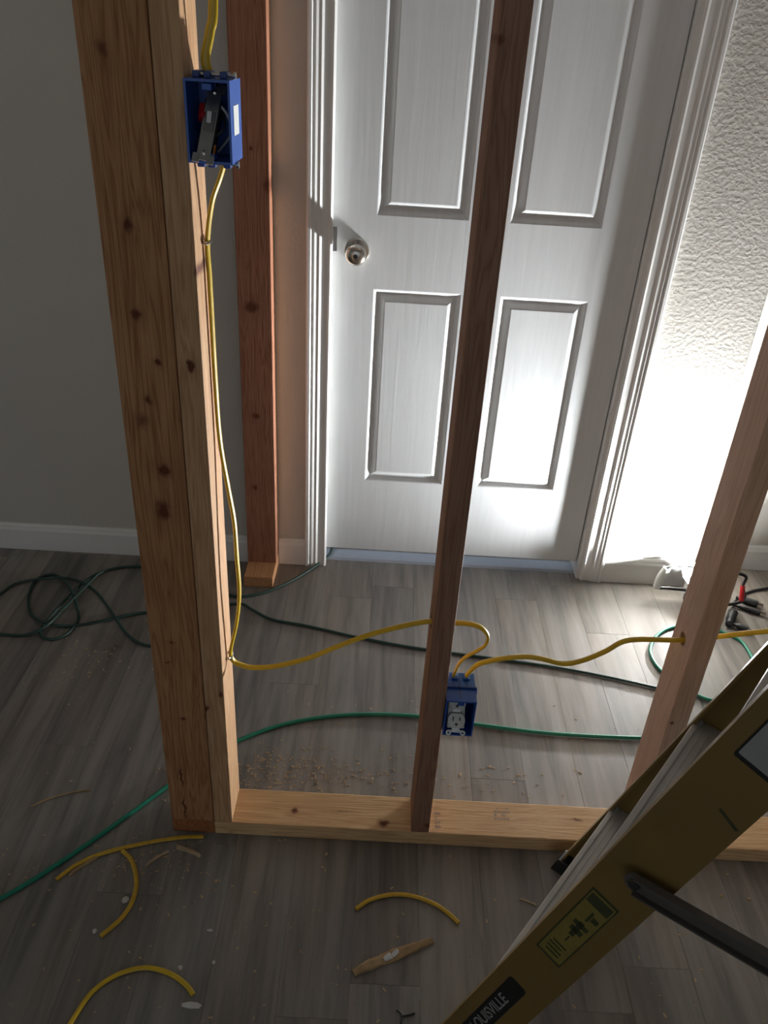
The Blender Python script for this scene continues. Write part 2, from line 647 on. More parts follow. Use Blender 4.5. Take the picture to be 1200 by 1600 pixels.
def stud(name, a, b, mat, parent, hole=None, bev=0.002):
    o = MB().box(a, b).build(name, mat, parent, False, bev)
    if hole:
        (hy, hz, hr) = hole
        c = MB().lathe((a[0] - 0.05, hy, hz), (1, 0, 0), [(hr, 0), (hr, b[0] - a[0] + 0.1)], 20).build('cutter', mat)
        md = o.modifiers.new('hole', 'BOOLEAN')
        md.object = c
        md.operation = 'DIFFERENCE'
        md.solver = 'EXACT'
        dg = bpy.context.evaluated_depsgraph_get()
        dg.update()
        ev = bpy.data.meshes.new_from_object(o.evaluated_get(dg))
        o.modifiers.clear()
        old = o.data
        o.data = ev
        ev.name = name
        bpy.data.objects.remove(c)
        bpy.data.meshes.remove(old)
    return o


STUD_TOP = ZT - 0.04
w_wide = wood('fir_wide_stud', (186, 138, 96), (146, 98, 62), 'z', kxy([(200, 352, .006, .010, .8), (213, 492, .006, .008, .8), (222, 657, .010, .012, .45), (256, 735, .009, .011, .8),
              (254, 797, .012, .018, .75), (248, 567, .004, .005, .8), (232, 625, .005, .007, .6), (268, 1004, .003, .003, .9), (262, 1035, .003, .003, .9), (286, 1123, .005, .003, .8),
              (160, 75, .006, .008, .5), (284, 1215, .0018, .025, 1.0), (289, 1262, .0018, .03, 1.0)], YP), 0.3)
w_narrow = wood('fir_narrow_stud', (206, 166, 126), (174, 132, 94), 'z', kxy([(298, 573, .006, .009, 1.0), (308, 425, .005, .008, .6), (322, 1108, .005, .012, .7), (344, 1085, .004, .008, .6)], YP), 4.1)
w_mid = wood('fir_middle_stud', (164, 128, 104), (134, 98, 78), 'z', kxy([(780, 60, .004, .006, .5), (668, 1290, .006, .006, .6)], YP), 7.7)
w_right = wood('fir_right_stud', (226, 196, 174), (202, 166, 144), 'z', kxy([(1190, 590, .008, .012, .7), (1050, 1130, .004, .004, .6)], YP), 2.2)
w_stub = wood('fir_reddish_stud', (166, 116, 90), (132, 84, 62), 'z', kxy([(393, 480, .018, .014, .8), (400, 650, .010, .009, .8), (399, 762, .007, .008, .8), (418, 290, .010, .016, .7), (392, 232, .004, .005, .7)], YB - .066), 5.5)
pk = [(460, 1266, .007, .008, .7), (600, 1286, .012, .009, .8), (536, 1268, .020, .003, .3), (902, 1281, .009, .004, .5)]
pk = [(fl(a, b, .038).x, fl(a, b, .038).y, c, d, e) for a, b, c, d, e in pk]
w_plate = wood('pine_plate', (222, 186, 140), (190, 148, 104), 'x', pk, 9.1, 'xy')
w_plate2 = wood('fir_plate_end', (176, 116, 72), (130, 80, 46), 'y', (), 1.1)
w_plate3 = wood('pine_short_plate', (206, 156, 112), (170, 118, 78), 'y', (), 3.1)

hm = ony(690, 972, YP + 0.045)
hr_ = ony(1085, 999, YP + 0.045)
frame = thing('timber_frame', (0.1, YP + 0.045, 0), 'raw pine stud frame with corner post, middle and right stud on a bottom plate', 'stud frame')
MB().box((XL, YP + 0.0005, 0), (XL + 0.0885, YP + 0.089, 0.0378)).build('bottom_plate', w_plate2, frame, False, 0.0015)
MB().box((XL + 0.0890, YP, 0), (1.75, YP + 0.089, 0.038)).build('bottom_plate', w_plate, frame, False, 0.002)
stud('stud', (XL, YP, 0.0382), (XL + 0.0885, YP + 0.038, STUD_TOP), w_wide, frame)
stud('stud', (XL + 0.0895, YP + 0.0005, 0.0382), (XL + 0.127, YP + 0.089, STUD_TOP), w_narrow, frame)
stud('stud', (XC, YP, 0.0382), (XC + 0.038, YP + 0.089, STUD_TOP), w_mid, frame, (hm.y, hm.z, 0.013))
stud('stud', (XR, YP, 0.0382), (XR + 0.038, YP + 0.089, STUD_TOP), w_right, frame, (hr_.y, hr_.z, 0.013))
he_ = ony(1340, 975, YP + 0.045)
XE = 0.990
stud('stud', (XE, YP, 0.0382), (XE + 0.038, YP + 0.089, STUD_TOP), w_right, frame, (he_.y, he_.z, 0.016))
stud('top_plate', (XL, YP, STUD_TOP + 0.0005), (1.75, YP + 0.089, ZT - 0.001), w_plate, frame)
# faint grade stamps on the plate
for (px, py, wd, hh) in ((684, 1281, .012, .045), (784, 1271, .034, .036)):
    c = fl(px, py, 0.038)
    m = MB()
    for r_ in range(4):
        yy = c.y - hh / 2 + hh * (r_ + 0.5) / 4
        x = c.x - wd / 2
        while x < c.x + wd / 2:
            w_ = random.uniform(.003, .007)
            if random.random() < .8:
                m.box((x, yy - hh * .07, 0.0379), (min(x + w_, c.x + wd / 2), yy + hh * .07, 0.0382))
            x += w_ + .002
    m.build('grade_stamp', 'ink', frame)

stub = thing('wall_stud', (XL + 0.045, YB - 0.04, 0), 'reddish stud fixed flat to the wall on a short bottom plate, left of the door', 'stud')
stub.name = 'short_stud_frame'
stud('stud', (XL, YB - 0.066, 0.0382), (XL + 0.089, YB - 0.028, STUD_TOP), w_stub, stub)
stud('bottom_plate', (XL, YB - 0.146, 0), (XL + 0.089, YB - 0.0135, 0.038), w_plate3, stub)
stud('stud', (XL + 0.002, YB - 0.0275, 0.0382), (XL + 0.087, YB - 0.0005, STUD_TOP), w_plate3, stub)


# ================================================================== ELECTRICAL BOXES
def gang_box(name, x0, zb, zt, yf, dep, label):
    t = thing(name, (x0 + 0.028, yf + dep / 2, zb), label, 'electrical box')
    x1 = x0 + 0.0565
    yb = yf + dep
    w = 0.0028
    m = MB()
    m.box((x0, yf, zb), (x0 + w, yb, zt))
    m.box((x1 - w, yf, zb), (x1, yb, zt))
    m.box((x0 + w, yf, zt - w), (x1 - w, yb, zt))
    m.box((x0 + w, yf, zb), (x1 - w, yb, zb + w))
    m.box((x0 + w, yb - w, zb + w), (x1 - w, yb, zt - w))
    m.build('shell', 'blue', t)
    return t, x1, yb


xb = XL + 0.1285
p_top = ony(288, 122, YP - 0.012).z
p_bot = ony(362, 258, YP - 0.012).z
sw, sx1, syb = gang_box('switch_box', xb, p_bot, p_top, YP - 0.012, 0.074, 'blue plastic switch box with a loose grey switch hanging inside')
for zz, sg in ((p_top, 1), (p_bot, -1)):
    for xx in (xb + 0.006, xb + 0.020, xb + 0.040):
        MB().box((xx, YP + 0.012, min(zz + sg * .0001, zz + sg * 0.008)), (xx + 0.009, YP + 0.04, max(zz + sg * .0001, zz + sg * 0.008))).build('nail_tab', 'blue_dark', sw, False, 0.001)
    MB().lathe((xb - 0.012 if False else xb + 0.004, YP + 0.02, zz + sg * 0.004), (1, 0, 0), [(0.002, 0), (0.002, 0.052), (0.0045, 0.052), (0.0045, 0.055)], 10).build('nail', 'zinc', sw)
for zz in (p_top - 0.012, p_bot + 0.004):
    mm = MB().box((xb + 0.022, YP - 0.0115, zz), (xb + 0.034, YP + 0.012, zz + 0.008))
    mm.build('screw_post', 'blue', sw, False, 0.001)
MB().box((sx1 + 0.0001, YP + 0.006, p_bot + 0.032), (sx1 + 0.0006, YP + 0.040, p_bot + 0.066)).build('sticker', 'paper', sw)
# the switch device, tipped out at the bottom
dz = (p_top + p_bot) / 2
base = Vector((xb + 0.020, YP - 0.016, p_bot + 0.006))
up = Vector((0.012, 0.040, 0.078)).normalized()
rt = Vector((1, 0.02, -0.12)).normalized()
fr = rt.cross(up).normalized()
rt = up.cross(fr)
if fr.y > 0:
    fr = -fr
m = MB().obox(base + up * 0.044, rt, up, fr, 0.0085, 0.046, 0.0008)
for s_ in (0.0, 0.088):
    for q_ in (-1, 1):
        m.obox(base + up * s_ + rt * (q_ * 0.009), rt, up, fr, 0.0045, 0.0055, 0.0008)
sd = m.build('strap', 'zinc', sw)
MB().obox(base + up * 0.046 - fr * 0.012, rt, up, fr, 0.0105, 0.030, 0.011).build('switch_body', 'black', sw, False, 0.002)
MB().obox(base + up * 0.046 + fr * 0.0015, rt, up, fr, 0.0065, 0.0125, 0.0012).build('toggle_frame', 'device_grey', sd, False, 0.0005)
MB().obox(base + up * 0.050 + fr * 0.006, rt, (up + fr * 0.5).normalized(), (fr - up * 0.5).normalized(), 0.003, 0.007, 0.003).build('toggle', 'device_white', sd, False, 0.001)
for s_ in (0.007, 0.083):
    MB().lathe(base + up * s_, fr, [(0, 0), (0.003, 0.0005), (0.003, 0.002), (0.001, 0.003), (0, 0.003)], 10).build('screw', 'nickel', sd)
MB().obox(base + up * 0.014 + rt * 0.012 - fr * 0.004, rt, up, fr, 0.0012, 0.006, 0.004).build('ground_screw', 'copper', sw)
MB().lathe((xb + 0.016, YP + 0.020, p_top - 0.030), (0.1, -0.6, -0.9), [(0, 0), (0.0045, 0), (0.0065, 0.014), (0.0065, 0.020), (0, 0.020)], 12).build('wire_connector', 'red', sw)
for (pts, mt) in (([(xb + .030, YP + .045, p_top - .006), (xb + .036, YP + .030, p_top - .030), (xb + .044, YP + .012, p_top - .052), (xb + .034, YP + .006, p_bot + .030)], 'black'),
                  ([(xb + .026, YP + .045, p_bot + .006), (xb + .046, YP + .035, p_bot + .030), (xb + .046, YP + .02, p_top - .04), (xb + .026, YP + .022, p_top - .02)], 'device_white'),
                  ([(xb + .022, YP + .045, p_bot + .006), (xb + .012, YP + .030, p_bot + .026), (xb + .014, YP + .024, p_top - .05), (xb + .017, YP + .012, p_top - .046)], 'black')):
    MB().tube(pts, 0.0016, None, 8).build('wire', mt, sw, True)

# outlet box on the middle stud
xo = XC + 0.0385
o_top = ony(714, 1096, YP - 0.012).z
o_bot = o_top - 0.088
ob, ox1, oyb = gang_box('outlet_box', xo, o_bot, o_top, YP - 0.012, 0.078, 'blue plastic outlet box holding a white receptacle, on the middle stud')
MB().box((xo, YP + 0.022, o_top + 0.0001), (ox1 + 0.002, YP + 0.025, o_top + 0.004)).build('rib', 'blue_dark', ob)
for xx in (xo + .012, xo + .034):
    MB().box((xx, YP + 0.045, o_top + 0.0001), (xx + 0.012, YP + 0.062, o_top + 0.005)).build('clamp_tab', 'blue', ob, False, 0.001)
MB().box((ox1 + 0.0001, YP + 0.022, o_bot), (ox1 + 0.003, YP + 0.026, o_top + 0.0)).build('rib', 'blue', ob)
MB().box((xo + .0262, YP - 0.002, o_top + 0.0001), (xo + .0282, YP + 0.05, o_top + 0.0012)).build('rib', 'blue_dark', ob)
for zz in (o_top - 0.012, o_bot + 0.004):
    MB().box((xo + 0.022, YP - 0.0115, zz), (xo + 0.034, YP + 0.012, zz + 0.008)).build('screw_post', 'blue', ob, False, 0.001)
base = Vector((xo + 0.024, YP - 0.014, o_bot + 0.011))
up = Vector((0.0, 0.050, 0.080)).normalized()
rt = Vector((1, 0, 0))
fr = Vector((0, -up.z, up.y))
m = MB()
m.obox(base + up * 0.040, rt, up, fr, 0.0075, 0.036, 0.0008)
for s_ in (0.002, 0.078):
    for q_ in (-1, 1):
        for a in range(12):
            pass
    m.obox(base + up * s_, rt, up, fr, 0.0155, 0.0022, 0.0008)
sp = m.build('strap', 'zinc', ob)
for s_ in (-0.001, 0.081):
    for q_ in (-1, 1):
        c = base + up * s_ + rt * (q_ * 0.0135)
        n = 14
        rings = []
        for (ra, h) in ((0.0052, -0.0008), (0.0052, 0.0008), (0.0022, 0.0008), (0.0022, -0.0008)):
            rings.append([c + fr * h + (rt * math.cos(2 * math.pi * i / n) + up * math.sin(2 * math.pi * i / n)) * ra for i in range(n)])
        rings.append(rings[0])
        MB().loft(rings, False).build('strap_ear', 'zinc', sp)
MB().obox(base + up * 0.040 - fr * 0.014, rt, up, fr, 0.0165, 0.033, 0.0125).build('receptacle_body', 'device_white', ob, False, 0.002)
for k_, uz in enumerate((0.0235, 0.0580)):
    c = base + up * uz
    n = 32
    def pr(sc, h):
        out = []
        for i in range(n):
            a = 2 * math.pi * i / n
            x_, y_ = math.cos(a) * 0.0168 * sc, math.sin(a) * 0.0168 * sc
            y_ = max(-0.0138 * sc, min(0.0138 * sc, y_))
            out.append(c + rt * x_ + up * y_ + fr * h)
        return out
    rf = MB().loft([pr(1, 0.0), pr(1, 0.004), pr(0.95, 0.005)]).build('outlet_face', 'device_white', ob, True)
    for q_, hh in ((-1, 0.0042), (1, 0.0034)):
        MB().obox(c + rt * (q_ * 0.0063) + up * 0.003 + fr * 0.0051, rt, up, fr, 0.0011, hh, 0.0003).build('slot', 'label_black', rf)
    MB().lathe(c - up * 0.0075 + fr * 0.0049, fr, [(0, 0), (0.0026, 0), (0.0026, 0.0005), (0, 0.0005)], 12).build('ground_hole', 'label_black', rf)

# ================================================================== CABLES
def cable(name, pts, mat, rx, ry, label, cat, group=None, side=None, n=10, sm=8):
    o = MB().tube(pts, rx, ry, n, side, sm).build(name, mat, None, True)
    return tag(o, label, cat, group)


YC = YP + 0.045
G = 'yellow house wiring cables'
CR, CT = 0.0060, 0.0030
tx = ony(333, 0, YC)
top = [Vector((tx.x + .004, YC, z_)) for z_ in (STUD_TOP - .0006, 2.2, 2.0, 1.8, 1.66)] + [tx, ony(328, 50, YC), ony(321, 92, YC)]
top.append(Vector((xb + 0.021, YC, p_top + 0.0006)))
cable('electrical_cable', top, 'yellow', CR, CT, 'yellow cable dropping from above into the top of the blue switch box', 'cable', G, (1, 0.25, 0))
XS = XL + 0.127 + CT + 0.0028
dn = [Vector((xb + 0.036, YC + 0.004, p_bot - 0.0006)), ony(344, 278, YC + .004), ony(331, 318, YC + .006)]
for (px, py, dx) in ((322, 378, 0), (321, 430, 0), (324, 500, .002), (333, 600, .006), (344, 690, .010), (357, 765, .018), (366, 815, .023)):
    dn.append(ony(px, py, YC + .008))
for (px, py) in ((370, 870), (374, 925), (370, 972)):
    dn.append(ony(px, py, YC + .004))
dn += [ony(361, 1014, YC), ony(363, 1030, YC)]
for (px, py) in ((374, 1038), (395, 1043), (430, 1041), (480, 1029), (530, 1009), (580, 991), (630, 978), (668, 971)):
    dn.append(ony(px, py, YC))
dn += [Vector((hm.x, YC, hm.z)), ony(712, 973, YC)]
for (px, py) in ((735, 975), (752, 981), (762, 993), (759, 1007), (745, 1017), (727, 1027), (716, 1039)):
    dn.append(ony(px, py, YC + 0.004))
dn.append(Vector((xo + 0.016, YC + 0.008, o_top + 0.0056)))
# keep it clear of the stud face
dn = [Vector((max(p.x, XS), p.y, p.z)) for p in dn]
cable('electrical_cable', dn, 'yellow', CR, CT, 'yellow cable stapled down the corner post and through the middle stud', 'cable', G, (0.25, 1, 0))
rt_ = [Vector((xo + 0.040, YC + 0.008, o_top + 0.0056))]
for (px, py) in ((744, 1040), (760, 1034), (785, 1029), (820, 1026), (850, 1030), (880, 1037), (910, 1032), (945, 1018), (972, 1003), (1000, 999), (1050, 1000)):
    rt_.append(ony(px, py, YC))
rt_ += [Vector((hr_.x, YC, hr_.z))]
for (px, py) in ((1120, 995), (1160, 990), (1200, 986), (1260, 978)):
    rt_.append(ony(px, py, YC))
rt_ += [Vector((XE - 0.03, YC, he_.z)), Vector((XE + 0.019, YC, he_.z)), Vector((XE + 0.08, YC, he_.z - 0.004))]
cable('electrical_cable', rt_, 'yellow', CR, CT, 'yellow cable leaving the outlet box and passing through the right stud', 'cable', G, (0, 1, 0.25))

# staples on the corner post
for (p, lab) in ((dn[3], 'small metal staple holding the yellow cable high on the corner post'), (ony(361, 1024, YC), 'small metal staple at the low bend of the yellow cable')):
    st = thing('cable_staple', (XS, YC, p.z), lab, 'staple', 'cable staples')
    xs0 = XL + 0.1274
    m = MB().tube([(xs0, p.y - 0.009, p.z), (xs0 + 0.007, p.y - 0.009, p.z), (xs0 + 0.0085, p.y, p.z), (xs0 + 0.007, p.y + 0.009, p.z), (xs0, p.y + 0.009, p.z)], 0.0014, 0.003, 8, (0, 0, 1), 6)
    m.build('crown', 'zinc', st, True)
    m = MB()
    for q_ in (-1, 1):
        m.lathe((xs0 + 0.001, p.y + q_ * 0.009, p.z), (1, 0, 0), [(0, 0), (0.0025, 0), (0.003, 0.006), (0, 0.0075)], 10)
    m.build('nail_head', 'nickel', st, True)


def floor_run(pts, r, lift=None):
    out = []
    for i, q_ in enumerate(pts):
        z = r + 0.0005 if len(q_) == 2 else q_[2]
        out.append(fl(q_[0], q_[1], z))
    return out


# thick green cord in front
rg = 0.0048
pts = [(-120, 1455), (0, 1404), (90, 1350), (180, 1288), (262, 1228), (315, 1188), (375, 1156), (450, 1130), (540, 1117), (640, 1118), (745, 1132), (860, 1146), (1000, 1153), (1060, 1150), (1110, 1130), (1150, 1095), (1180, 1050), (1165, 1010), (1140, 992), (1100, 980), (1060, 978), (1030, 990), (1016, 1015), (1026, 1040), (1052, 1064), (1085, 1084), (1112, 1094), (1150, 1098), (1210, 1090), (1280, 1080)]
P = floor_run(pts, rg)
# passes under nothing: it bends round the plate line on its open side
cg = P
GREEN = catmull(P, 8)
cable('extension_cord', cg, 'green', rg, None, 'bright green cord curving across the floor behind the bottom plate', 'cord', 'cords on the floor', None, 10, 8)

rd = 0.0042
run = [(296, 966), (340, 948), (375, 943), (395, 953), (425, 968), (480, 978), (560, 996), (660, 1014), (780, 1030), (870, 1043), (950, 1058), (1005, 1070), (1035, 1077)]
cable('extension_cord', floor_run(run, rd), 'green_dark', rd, None, 'thin dark cord on the floor running past the middle stud towards the right', 'cord', 'cords on the floor')
l2 = [(560, 830, .013), (535, 842, .013), (521, 851, .018), (513, 868, .010), (480, 893), (440, 915), (400, 929), (360, 930), (300, 905), (255, 888), (217, 885), (180, 888), (145, 900), (118, 922), (95, 945, .014), (72, 972), (62, 990), (80, 999), (105, 990), (122, 968), (118, 940, .015), (105, 912, .015), (85, 898), (58, 905), (45, 930), (48, 958), (70, 973, .014), (110, 978), (160, 970), (225, 957), (262, 962), (276, 985), (258, 1003),
      (228, 1008), (200, 992), (178, 962, .014), (150, 925), (115, 905, .014), (70, 904, .014), (25, 912), (-5, 930), (-60, 945), (-130, 968), (-60, 985), (0, 991), (40, 992), (72, 978, .020), (100, 950, .022), (130, 920, .014), (150, 900, .014), (160, 893, .013)]
cable('extension_cord', floor_run(l2, rd), 'green_dark', rd, None, 'dark green cord coiled at the left and leading under the door', 'cord', 'cords on the floor')

# ================================================================== WORK LIGHT on the floor by the wall
def lamp():
    YL = 2.05
    c = ony(1092, 894, YL)
    t = thing('work_light', (c.x, c.y, 0), 'portable work light glaring at the wall behind the right stud', 'work light')
    n = Vector((-0.68, 0.14, 0.72)).normalized()
    rt = n.cross(Vector((0, 0, 1))).normalized()
    up = rt.cross(n).normalized()
    if up.z < 0:
        up = -up
    # housing: a tapered shell behind the glass
    hw, hh = 0.052, 0.038

    def rg_(w, h, d):
        return [c + rt * (sx * w) + up * (sy * h) + n * d for sx, sy in ((-1, -1), (1, -1), (1, 1), (-1, 1))]
    m = MB().loft([rg_(hw, hh, 0.004), rg_(hw + .004, hh + .004, -0.004), rg_(hw + .002, hh + .002, -0.024), rg_(hw * .55, hh * .55, -0.055), rg_(hw * .5, hh * .5, -0.060)], True)
    h = m.build('housing', 'lamp_black', t)
    m = MB()
    for i in range(4):
        m.obox(c - n * (0.030 + i * 0.007), rt, up, n, hw * (0.98 - .09 * i), hh * (0.98 - .09 * i), 0.0012)
    m.build('cooling_fin', 'lamp_black', h)
    MB().loft([rg_(hw - .003, hh - .013, 0.0045), rg_(hw - .003, hh - .013, 0.0065)]).build('glass', 'lamp_glass', t)
    # visor along the lower edge
    MB().obox(c - up * (hh - .004) + n * .022, rt, up, n, hw + .004, .0012, .020).build('visor', 'lamp_black', h)
    # round weighted base and post
    pc = c - n * 0.040
    MB().lathe((pc.x, pc.y, 0), (0, 0, 1), [(0, 0), (.050, 0), (.050, .010), (.044, .016), (.012, .022), (.010, .03), (0, .03)], 24).build('base', 'lamp_black', t, True)
    MB().lathe((pc.x, pc.y, .028), (0, 0, 1), [(0, 0), (.007, 0), (.007, pc.z - .050), (0, pc.z - .050)], 14).build('post', 'zinc', t, True)
    # tubular carrying frame round the head: pale grip at the left end, red one at the right
    A, B = ony(1026, 917, YL), ony(1042, 888, YL)
    C, D = ony(1158, 892, YL), ony(1150, 926, YL)
    fr = MB()
    M1, M2 = ony(1074, 886, YL), ony(1072, 922, YL)
    back = -n * 0.0
    zo = Vector((0, -0.075, 0))
    fr.tube([M2, A.lerp(M2, .45), A, A.lerp(B, .5) + Vector((-.006, 0, 0)), B, M1.lerp(B, .5), M1], 0.0052, None, 10, None, 6)
    fr.tube([M2, M2 + zo + Vector((.03, 0, 0)), D + zo * .6, D.lerp(C, .5) + Vector((.006, -.02, 0)), C + zo * .3, M1 + Vector((.05, -.02, .01)), M1], 0.0052, None, 10, None, 6)
    fr.build('carrying_frame', 'steel_dark', t, True)
    MB().tube([A, A.lerp(B, .5) + Vector((-.005, 0, 0)), B], 0.0115, None, 14, None, 4).build('grip_sleeve', 'sleeve_white', t, True)
    MB().tube([D + zo * .6, D.lerp(C, .5) + Vector((.006, -.02, 0))], 0.0075, None, 12, None, 0).build('grip_sleeve', 'red', t, True)
    return t


lamp()
# cords and plugs beside the work light
rc = 0.004
pw = thing('power_strip_cord', fl(1175, 935), 'black cords and plugs lying right of the work light', 'cord')
pw.name = 'lamp_cord'
MB().tube(floor_run([(1240, 915), (1200, 919), (1170, 925), (1150, 938), (1142, 952), (1140, 962)], rc), rc, None, 10).build('cord', 'black', pw, True)


def plug(px, py, qx, qy, label, name='cord_plug', r=0.011):
    a, b = fl(px, py, r + .0004), fl(qx, qy, r + .0004)
    d = (b - a)
    L = d.length
    t = thing(name, (a.x, a.y, 0), label, 'plug', 'plugs by the work light')
    MB().lathe(a, d, [(0, 0), (0.0045, 0), (0.005, L * .2), (r * .9, L * .35), (r, L * .5), (r, L), (0, L)], 14).build('plug_body', 'black', t, True)
    s_ = d.normalized().cross(Vector((0, 0, 1)))
    for q_ in (-1, 1):
        MB().obox(b + d.normalized() * 0.007 + s_ * (q_ * 0.005), d.normalized(), s_, Vector((0, 0, 1)), 0.009, 0.0008, 0.003).build('prong', 'nickel', t)
    return t


plug(1150, 933, 1184, 944, 'black plug pointing right just behind the right stud')
plug(1146, 945, 1188, 958, 'slimmer black plug lying nearest the right frame edge', 'cord_plug', 0.008)
plug(1146, 975, 1168, 984, 'black plug lying beside the green cord loop')
ad = thing('cord_adapter', fl(1138, 962), 'dark bulky cord adapter lying beside the right stud', 'adapter')
a = fl(1146, 955, 0.0155)
b = fl(1134, 990, 0.0155)
MB().lathe(a, b - a, [(0, 0), (.008, 0), (.014, .01), (.014, .05), (.011, .055), (.011, .075), (0, .08)], 12).build('body', 'black', ad, True)
MB().lathe(a.lerp(b, .05), b - a, [(.0143, 0), (.0150, .002), (.0150, .008), (.0143, .01)], 12).build('collar', 'steel_dark', ad, True)


# ================================================================== STEPLADDER
def ladder():
    x0, y0, psi, tilt, w0, tp, dep = 0.118, 0.699, 0.897, 0.287, 0.498, 0.187, 0.079
    h2, sp = 0.271, 0.305
    s = Vector((math.cos(psi), math.sin(psi), 0))
    c = Vector((s.y, -s.x, 0))
    Z = Vector((0, 0, 1))
    base = Vector((x0, y0, 0)) + s * (w0 / 2)
    dh = dep / math.cos(tilt)
    t = thing('stepladder', base + c * 0.3, 'yellow fibreglass stepladder standing in the right foreground', 'ladder')

    def R(side, z, back=0.0, inn=0.0):
        w = w0 - tp * min(z, 1.75)
        return base + s * ((w / 2 - inn) * side) + c * (z * math.tan(tilt) + back * dh) + Z * z
    ztop = 1.70
    sec = [(0, 0), (1, 0), (1, .024), (.94, .024), (.94, .0045), (.06, .0045), (.06, .024), (0, .024)]
    rails = []
    for side in (-1, 1):
        r = MB().loft([[R(side, z, b, i) for b, i in sec] for z in (0.03, ztop)]).build('front_rail', 'fiberglass', t, False, 0.0008)
        rails.append(r)
        MB().hexa([R(side, 0.0, -.05, -.003), R(side, 0.0, 1.05, -.003), R(side, 0.0, 1.05, .03), R(side, 0.0, -.05, .03),
                   R(side, 0.045, -.05, -.003), R(side, 0.045, 1.05, -.003), R(side, 0.045, 1.05, .03), R(side, 0.045, -.05, .03)]).build('foot', 'black', t, False, 0.002)
    # treads with turned-down lips and ribs
    for k in range(5):
        h = h2 + k * sp
        A0, A1, B0, B1 = R(-1, h, .03, .006), R(1, h, .03, .006), R(-1, h, .97, .006), R(1, h, .97, .006)
        B0.z = B1.z = h
        bk = c * (dh * .94)
        th = Z * 0.0022
        m = MB().hexa([A0 - th, A1 - th, A1 + bk - th, A0 + bk - th, A0, A1, A1 + bk, A0 + bk])
        lip = Z * 0.024
        f = c * 0.0025
        m.hexa([A0 - lip, A1 - lip, A1 - lip + f, A0 - lip + f, A0, A1, A1 + f, A0 + f])
        m.hexa([A0 + bk - f - lip, A1 + bk - f - lip, A1 + bk - lip, A0 + bk - lip, A0 + bk - f, A1 + bk - f, A1 + bk, A0 + bk])
        st = m.build('step', 'aluminium', t)
        m = MB()
        for j in range(7):
            o = c * (dh * (.08 + .12 * j))
            g_ = c * 0.0022
            u = Z * 0.0012
            m.hexa([A0 + o, A1 + o, A1 + o + g_, A0 + o + g_, A0 + o + u, A1 + o + u, A1 + o + g_ + u, A0 + o + g_ + u])
        nz = [A0 + c * (dh * q_) + Z * e for q_, e in ((-.01, -.001), (.01, .0035), (.10, .0035), (.13, 0.0))]
        nf = [A1 + c * (dh * q_) + Z * e for q_, e in ((-.01, -.001), (.01, .0035), (.10, .0035), (.13, 0.0))]
        m.loft([nz, nf])
        m.build('tread_rib', 'aluminium', st)
    # rear rails and braces (behind, towards the viewer's right)
    rb = c * 1.02
    for side in (-1, 1):
        fw = (w0 / 2 + .01)
        foot = base + s * (fw * side) + rb
        topp = R(side, ztop - .03, 1.0, 0.0) + c * .01
        m = MB()
        rings = []
        for q_, i0_ in ((foot, 0), (topp, 1)):
            rings.append([q_ + c * bb - s * (side * ii) for bb, ii in ((0, 0), (.045, 0), (.045, .022), (0, .022))])
        m.loft(rings).build('rear_rail', 'fiberglass', t, False, 0.001)
    for h in (0.35, 0.75, 1.15):
        q_ = h / (ztop - .03)
        A = (base + s * (-(w0 / 2 - .012)) + rb).lerp(R(-1, ztop - .03, 1, .02), q_)
        B = (base + s * (w0 / 2 - .012) + rb).lerp(R(1, ztop - .03, 1, .02), q_)
        MB().tube([A + c * .02, B + c * .02], .008, .012, 8, None, 0).build('rear_brace', 'aluminium', t)
    m = MB()
    A, B = R(-1, ztop, -.2, -.02), R(1, ztop, -.2, -.02)
    bk = c * .15
    m.hexa([A, B, B + bk, A + bk, A + Z * .05, B + Z * .05, B + bk + Z * .05, A + bk + Z * .05])
    m.build('top_cap', 'fiberglass', t, False, 0.006)
    # spreader bars, riveted on the outer faces
    nrm = {-1: -s, 1: s}
    for side in (-1, 1):
        zsp = 0.640
        A = R(side, zsp, .52, 0) + nrm[side] * 0.009
        q_ = zsp / (ztop - .03)
        foot = base + s * ((w0 / 2 + .01) * side) + rb
        Bp = foot.lerp(R(side, ztop - .03, 1.0, 0.0) + c * .01, q_) + c * .02
        Bp = Vector((Bp.x, Bp.y, zsp + 0.07)) + nrm[side] * 0.012
        ax = (Bp - A).normalized()
        A2 = A - ax * 0.012
        ctr = (A2 + Bp) / 2
        sd = ax.cross(nrm[side]).normalized()
        n = 10
        rings = []
        for off in (0.0, 0.004):
            pr = []
            for i in range(n + 1):
                a = math.pi / 2 + math.pi * i / n
                pr.append(A + ax * (math.cos(a) * .0135) + sd * (math.sin(a) * .0135) + nrm[side] * off)
            for i in range(n + 1):
                a = -math.pi / 2 + math.pi * i / n
                pr.append(Bp + ax * (math.cos(a) * .0135) + sd * (math.sin(a) * .0135) + nrm[side] * off)
            rings.append(pr)
        # turned edges make the bar a shallow channel
        bar = MB().loft(rings)
        for q2 in (-1, 1):
            bar.obox((A + Bp) / 2 + sd * (q2 * .0125) + nrm[side] * .006, ax, sd, nrm[side], (Bp - A).length / 2, .0012, .005)
        br = bar.build('spreader', 'spreader', t)
        MB().lathe(A - nrm[side] * .0085, nrm[side], [(0, 0), (.005, 0), (.005, .013), (.0075, .013), (.006, .0165), (0, .0175)], 14).build('pivot_rivet', 'steel_dark', br, True)
    # print on the near rail's outer face: frame of that face
    near = rails[0]
    zr_ = (R(-1, 1.0) - R(-1, 0.2)).normalized()          # up the rail
    bk = (c - zr_ * c.dot(zr_)).normalized()              # across, towards the back edge
    out = -(zr_.cross(bk)).normalized()
    if out.dot(-s) < 0:
        out = -out

    def face(z, b, lift):
        return R(-1, z, b, 0) + out * lift

